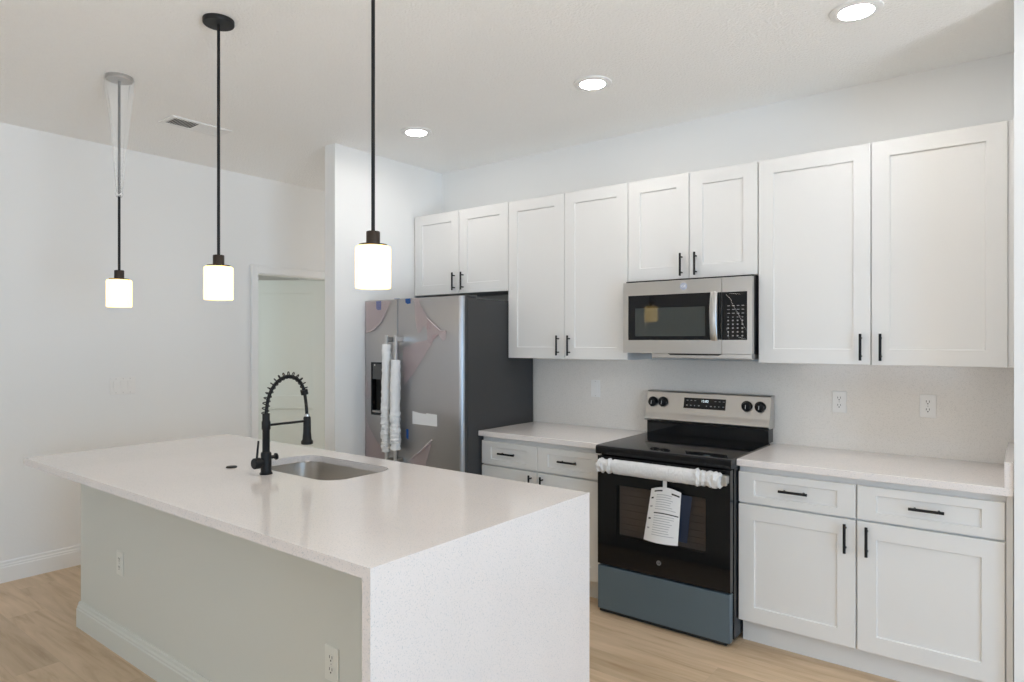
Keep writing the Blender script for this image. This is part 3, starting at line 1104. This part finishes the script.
    dpl.prism_x([(yp(zc - hh) - 0.002, zc - hh), (yp(zc + hh) - 0.002, zc + hh), (yp(zc + hh) + 0.003, zc + hh), (yp(zc - hh) + 0.003, zc - hh)], 0.252, 0.506)
    dp = dpl.build('display', M_blackgloss, g)
    for i in range(10):
        xx = 0.268 + i * 0.0245
        for zz in (1.107,) if i != 4 else ():
            MB().box(xx, xx + 0.010 - (i % 3) * 0.002, yp(zz) - 0.0028, yp(zz) - 0.0012, zz - 0.003, zz + 0.003).build('button_marking', M_greymark, dp)
        if i < 3 or i > 6:
            MB().box(xx, xx + 0.011, yp(1.136) - 0.0028, yp(1.136) - 0.0012, 1.1345, 1.138).build('button_marking', M_greymark, dp)
    rot = Matrix.Rotation(PI / 2 - math.atan2(0.024, 0.100), 4, 'X')
    text_mesh('clock_digits', '12:00', 0.020, M_screen, dp, (0.381, yp(1.134) - 0.0026, 1.134), rot)
    return t


kitchen_range()


def energy_tag():
    """curled paper tag hung from the oven handle"""
    x0, x1, z0, z1 = 0.334, 0.497, 0.462, 0.726
    t = thing('paper_tag', 'white printed paper tag hanging on a strap from the oven handle', 'tag', ((x0 + x1) / 2, GY - 0.03, z0))

    def yy(u, v):
        # bowed towards the viewer, flaring away from the door at its foot
        return GY - 0.020 - 0.022 * math.sin(PI * u) * (0.4 + 0.6 * v) - 0.020 * v

    def xx(u, v):
        return x0 + (x1 - x0) * u + 0.010 * (1 - v) - 0.025 * v * (1 - u) + 0.0 * v

    def zz(u, v):
        return z1 - (z1 - z0) * v + (0.018 * math.sin(PI * u) if v == 0 else 0.018 * math.sin(PI * u) * (1 - v))

    def patch(u0, u1, v0, v1, off, name, m, parent, nu=10, nv=10, th=0.0008):
        mb = MB()
        bm = mb.bm
        g0, g1 = [], []
        for j in range(nv + 1):
            r0, r1 = [], []
            for i in range(nu + 1):
                u, v = u0 + (u1 - u0) * i / nu, v0 + (v1 - v0) * j / nv
                p = Vector((xx(u, v), yy(u, v) - off, zz(u, v)))
                r0.append(bm.verts.new(p))
                r1.append(bm.verts.new(p + Vector((0, th, 0))))
            g0.append(r0)
            g1.append(r1)
        for j in range(nv):
            for i in range(nu):
                bm.faces.new((g0[j][i], g0[j][i + 1], g0[j + 1][i + 1], g0[j + 1][i]))
                bm.faces.new((g1[j][i], g1[j + 1][i], g1[j + 1][i + 1], g1[j][i + 1]))
        for i in range(nu):
            bm.faces.new((g0[0][i], g1[0][i], g1[0][i + 1], g0[0][i + 1]))
            bm.faces.new((g0[nv][i], g0[nv][i + 1], g1[nv][i + 1], g1[nv][i]))
        for j in range(nv):
            bm.faces.new((g0[j][0], g0[j + 1][0], g1[j + 1][0], g1[j][0]))
            bm.faces.new((g0[j][nu], g1[j][nu], g1[j + 1][nu], g0[j + 1][nu]))
        return mb.build(name, m, parent, smooth=True)
    sh = patch(0, 1, 0, 1, 0, 'sheet', M_paper, t, 14, 16)
    for (a, b_, c, d) in ((0.14, 0.42, 0.050, 0.075), (0.72, 0.96, 0.075, 0.105), (0.22, 0.97, 0.455, 0.475)):
        patch(a, b_, c, d, 0.0006, 'printed_bar', M_ink, sh, 8, 2, 0.0004)
    random.seed(4)
    ln = 0
    for v0, v1, cnt in ((0.13, 0.43, 7), (0.51, 0.90, 9)):
        for i in range(cnt):
            v = v0 + (v1 - v0) * i / cnt
            patch(0.24, 0.24 + 0.66 * random.uniform(0.7, 1.0), v, v + 0.010, 0.0005, 'text_line', M_greyink, sh, 8, 1, 0.0003)
    for v in (0.17, 0.33, 0.56, 0.74):
        patch(0.06, 0.14, v, v + 0.030, 0.0006, 'printed_icon', M_ink if v in (0.17, 0.56) else M_greyink, sh, 3, 3, 0.0004)
    # second, navy sheet behind
    mb = MB()
    mb.prism_y([(0.455, 0.720), (0.562, 0.712), (0.548, 0.60), (0.535, 0.475), (0.470, 0.480)], GY - 0.014, GY - 0.0128)
    mb.build('backing_sheet', M_navy, t)
    MB().box(0.408, 0.430, GY - 0.022, GY - 0.0205, 0.725, 0.786).build('strap', M_plate, t)


energy_tag()

# ------------------------------------------------------------------ microwave
MY = -0.410


def microwave():
    x0, x1, z0, z1 = 0.013, 0.759, 1.422, 1.828
    t = thing('microwave', 'stainless over-the-range microwave below the short wall cabinet', 'microwave', ((x0 + x1) / 2, -0.2, 1.394))
    MB().box(x0 + 0.002, x1 - 0.003, MY + 0.032, -0.014, 1.4225, z1 + 0.010, 0.002).build('case', M_blackenamel, t)
    d = MB()
    wx0, wx1, wz0, wz1 = 0.046, 0.540, 1.496, 1.752
    frame_boxes(d, x0, 0.599, MY, MY + 0.030, z0, z1, wx0, wx1, wz0, wz1)
    do = d.build('door', M_steel, t)
    wo = MB().box(wx0, wx1, MY + 0.0015, MY + 0.026, wz0, wz1).build('door_glass', M_blackgloss, do)
    MB().box(0.090, 0.508, MY + 0.0008, MY + 0.0025, 1.518, 1.678).build('viewing_screen', M_mwin, wo)
    # bowed vertical handle
    pts, rr = [], []
    for i in range(17):
        f = i / 16
        pts.append((0.560, MY - 0.004 - 0.020 * math.sin(PI * f) ** 0.6, 1.494 + (1.752 - 1.494) * f))
        rr.append(0.0195)
    hd = MB().tube(pts, rr, 18, True, (0.32, 1.0))
    MB().box(0.5795, 0.5985, MY - 0.0012, MY + 0.0005, 1.497, 1.750).build('handle_strip', M_blackgloss, do)  # flat black strip on the door beside the handle
    ho = hd.build('handle', M_steel, do, smooth=True)
    # control section
    p = MB()
    cx0, cx1 = 0.583, 0.734
    frame_boxes(p, 0.601, x1, MY, MY + 0.030, z0, z1, 0.601 + 0.0001, cx1, 1.496, 1.750)
    po = p.build('control_panel', M_steel, t)
    kp = MB().box(0.6015, cx1, MY + 0.001, MY + 0.026, 1.496, 1.750).build('keypad', M_blackgloss, po)
    random.seed(3)
    mk = MB()
    for r in range(9):
        for c in range(4):
            xx = 0.630 + c * 0.025
            zz = 1.515 + r * 0.020
            mk.box(xx, xx + 0.008 + (0.005 if r > 5 else 0), MY + 0.0002, MY + 0.0012, zz, zz + 0.003 + (0.004 if r < 5 else 0))
    mk.build('key_markings', M_greymark, kp)
    fm = MB()
    for a, b_ in (((0.650, 1.700), (0.732, 1.540)), ((0.622, 1.738), (0.655, 1.700)), ((0.640, 1.742), (0.700, 1.735)), ((0.690, 1.510), (0.730, 1.500)), ((0.625, 1.560), (0.640, 1.505))):
        fm.tube([(a[0], MY - 0.002, a[1]), ((a[0] + b_[0]) / 2 + 0.004, MY - 0.004, (a[1] + b_[1]) / 2), (b_[0], MY - 0.002, b_[1])], [0.0008, 0.0016, 0.0008], 6)
    fm.build('film_crease', M_clearfilm, kp)
    # round badge sticker on the door's top rail
    bg = MB().cyl((0.386, MY - 0.0015, 1.792), (0.386, MY + 0.0003, 1.792), 0.020, seg=28).build('badge', M_bluebadge, do)
    text_mesh('lettering', 'GE', 0.020, M_plate, bg, (0.386, MY - 0.0017, 1.792), FACE_FRONT)
    # grease vent below, set back
    MB().box(0.190, x1 - 0.004, MY + 0.018, -0.05, 1.394, 1.4215, 0.001).build('base_plate', M_steel, t)
    MB().box(0.190, x1 - 0.004, MY + 0.010, MY + 0.0318, 1.396, 1.4215, 0.002).build('lower_trim', M_steel, t)
    MB().prism_y([(0.290, 1.4215), (0.306, 1.412), (0.580, 1.412), (0.600, 1.4215)], MY + 0.002, MY + 0.0095).build('finger_grip', M_void, t)


microwave()

# ------------------------------------------------------------------ pendants
PY = -2.435
PZ0, PZ1 = 1.664, 1.802


def pendant(x, label, covered):
    t = thing('pendant_light', label, 'pendant light', (x, PY, PZ0), 'pendant lights over the island')
    MB().lathe([(0.062, CEIL - 0.0005), (0.062, CEIL - 0.017), (0.060, CEIL - 0.020), (0.012, CEIL - 0.021)], x, PY, 40).build('canopy', M_bronzelit if covered else M_black, t, smooth=True)
    MB().cyl((x, PY, CEIL - 0.020), (x, PY, PZ1 + 0.045), 0.0062, seg=16).build('rod', M_black, t, smooth=True)
    MB().lathe([(0.008, PZ1 + 0.050), (0.021, PZ1 + 0.049), (0.0225, PZ1 + 0.046), (0.0225, PZ1 + 0.008), (0.046, PZ1 + 0.006), (0.046, PZ1 + 0.001), (0.02, PZ1 + 0.0005)], x, PY, 32).build('socket', M_bronze, t, smooth=True)
    R = 0.0575
    MB().lathe([(0.018, PZ1), (R - 0.006, PZ1), (R - 0.001, PZ1 - 0.003), (R, PZ1 - 0.009), (R, PZ0 + 0.003), (R - 0.002, PZ0), (R - 0.005, PZ0 + 0.002),
                (R - 0.005, PZ1 - 0.010), (0.018, PZ1 - 0.005)], x, PY, 48, cap=False).build('shade', M_shade, t, smooth=True)
    return t


def plastic_cover(t, x):
    mb = MB()
    bm = mb.bm
    prof = [(0.0665, CEIL - 0.001), (0.068, CEIL - 0.018), (0.060, CEIL - 0.06), (0.050, CEIL - 0.14), (0.038, CEIL - 0.25), (0.030, CEIL - 0.36), (0.024, CEIL - 0.46), (0.018, CEIL - 0.54),
            (0.014, CEIL - 0.585), (0.016, CEIL - 0.600), (0.013, CEIL - 0.615)]
    seg = 28
    rings = []
    for j, (r, z) in enumerate(prof):
        ring = []
        for k in range(seg):
            a = 2 * PI * k / seg
            w = 1 + (0.0 if j < 2 else 0.16) * math.sin(5 * a + j * 0.4) + (0.0 if j < 2 else 0.10) * math.sin(9 * a - j)
            ring.append(bm.verts.new((x + r * w * math.cos(a), PY + r * w * math.sin(a), z)))
        rings.append(ring)
    for j in range(len(rings) - 1):
        for k in range(seg):
            bm.faces.new((rings[j][k], rings[j][(k + 1) % seg], rings[j + 1][(k + 1) % seg], rings[j + 1][k]))
    mb.build('plastic_cover', M_clearfilm, t, smooth=True)
    MB().tube([(x + 0.012 * math.cos(a), PY + 0.012 * math.sin(a), CEIL - 0.60 + 0.006 * math.sin(3 * a)) for a in [i * PI / 6 for i in range(13)]], 0.003, 8).build('tie', M_plate, t)


p1 = pendant(-1.777, 'black pendant with white glass shade, plastic still around its rod', True)
plastic_cover(p1, -1.777)
p2 = pendant(-0.799, 'bare black pendant with white glass shade, middle of the three', False)
p3 = copy_tree(p2, (0.182, PY, PZ0))
p3['label'] = 'largest-looking bare black pendant, its white shade seen just above the refrigerator'

# ------------------------------------------------------------------ recessed lights
CY = -0.886


def recessed(x):
    t = thing('recessed_light', '', 'recessed light', (x, CY, CEIL - 0.012), 'recessed ceiling lights')
    MB().lathe([(0.100, CEIL - 0.0004), (0.098, CEIL - 0.006), (0.088, CEIL - 0.010), (0.067, CEIL - 0.010), (0.063, CEIL - 0.0004)], x, CY, 40, cap=False).build('trim_ring', M_trim, t, smooth=True)
    MB().lathe([(0.0625, CEIL - 0.0006), (0.0625, CEIL - 0.008), (0.05, CEIL - 0.010), (0.02, CEIL - 0.0105)], x, CY, 40).build('lens', M_lens, t, smooth=True)
    return t


r1 = recessed(-1.222)
r1['label'] = 'round lit ceiling downlight farthest back, near the refrigerator wall'
r2 = copy_tree(r1, (0.090, CY, CEIL - 0.012))
r2['label'] = 'middle one of the three round lit ceiling downlights'
r3 = copy_tree(r1, (1.332, CY, CEIL - 0.012))
r3['label'] = 'round lit ceiling downlight above the large right-hand wall cabinet'


def ceiling_register():
    x0, x1, y0, y1 = -2.325, -2.137, -2.000, -1.620
    t = thing('ceiling_vent', 'white louvered air vent in the ceiling beside the middle pendant rod', 'vent', ((x0 + x1) / 2, (y0 + y1) / 2, CEIL - 0.012))
    z = CEIL
    f = MB()
    b_ = 0.028
    for (a, c, d, e) in ((x0, x0 + b_, y0, y1), (x1 - b_, x1, y0, y1), (x0 + b_, x1 - b_, y0, y0 + b_), (x0 + b_, x1 - b_, y1 - b_, y1)):
        f.box(a, c, d, e, z - 0.008, z - 0.0004, 0.002)
    ym = (y0 + y1) / 2
    f.box(x0 + b_, x1 - b_, ym - 0.004, ym + 0.004, z - 0.008, z - 0.0004)
    f.build('frame', M_trim, t)
    MB().box(x0 + b_, x1 - b_, y0 + b_, y1 - b_, z - 0.0022, z - 0.0004).build('duct_opening', M_ventdark, t)
    nl = 11
    for s, ya, yb in ((1, y0 + b_, ym - 0.004), (-1, ym + 0.004, y1 - b_)):
        for i in range(nl):
            yc = ya + (yb - ya) * (i + 0.5) / nl
            g = MB()
            w = 0.0062
            # blades of the two halves lean opposite ways
            g.prism_x([(yc - s * w, z - 0.0085), (yc - s * w + 0.0012, z - 0.0085), (yc + s * w + 0.0012, z - 0.003), (yc + s * w, z - 0.003)], x0 + b_, x1 - b_)
            g.build('louver', M_trim, t)


ceiling_register()
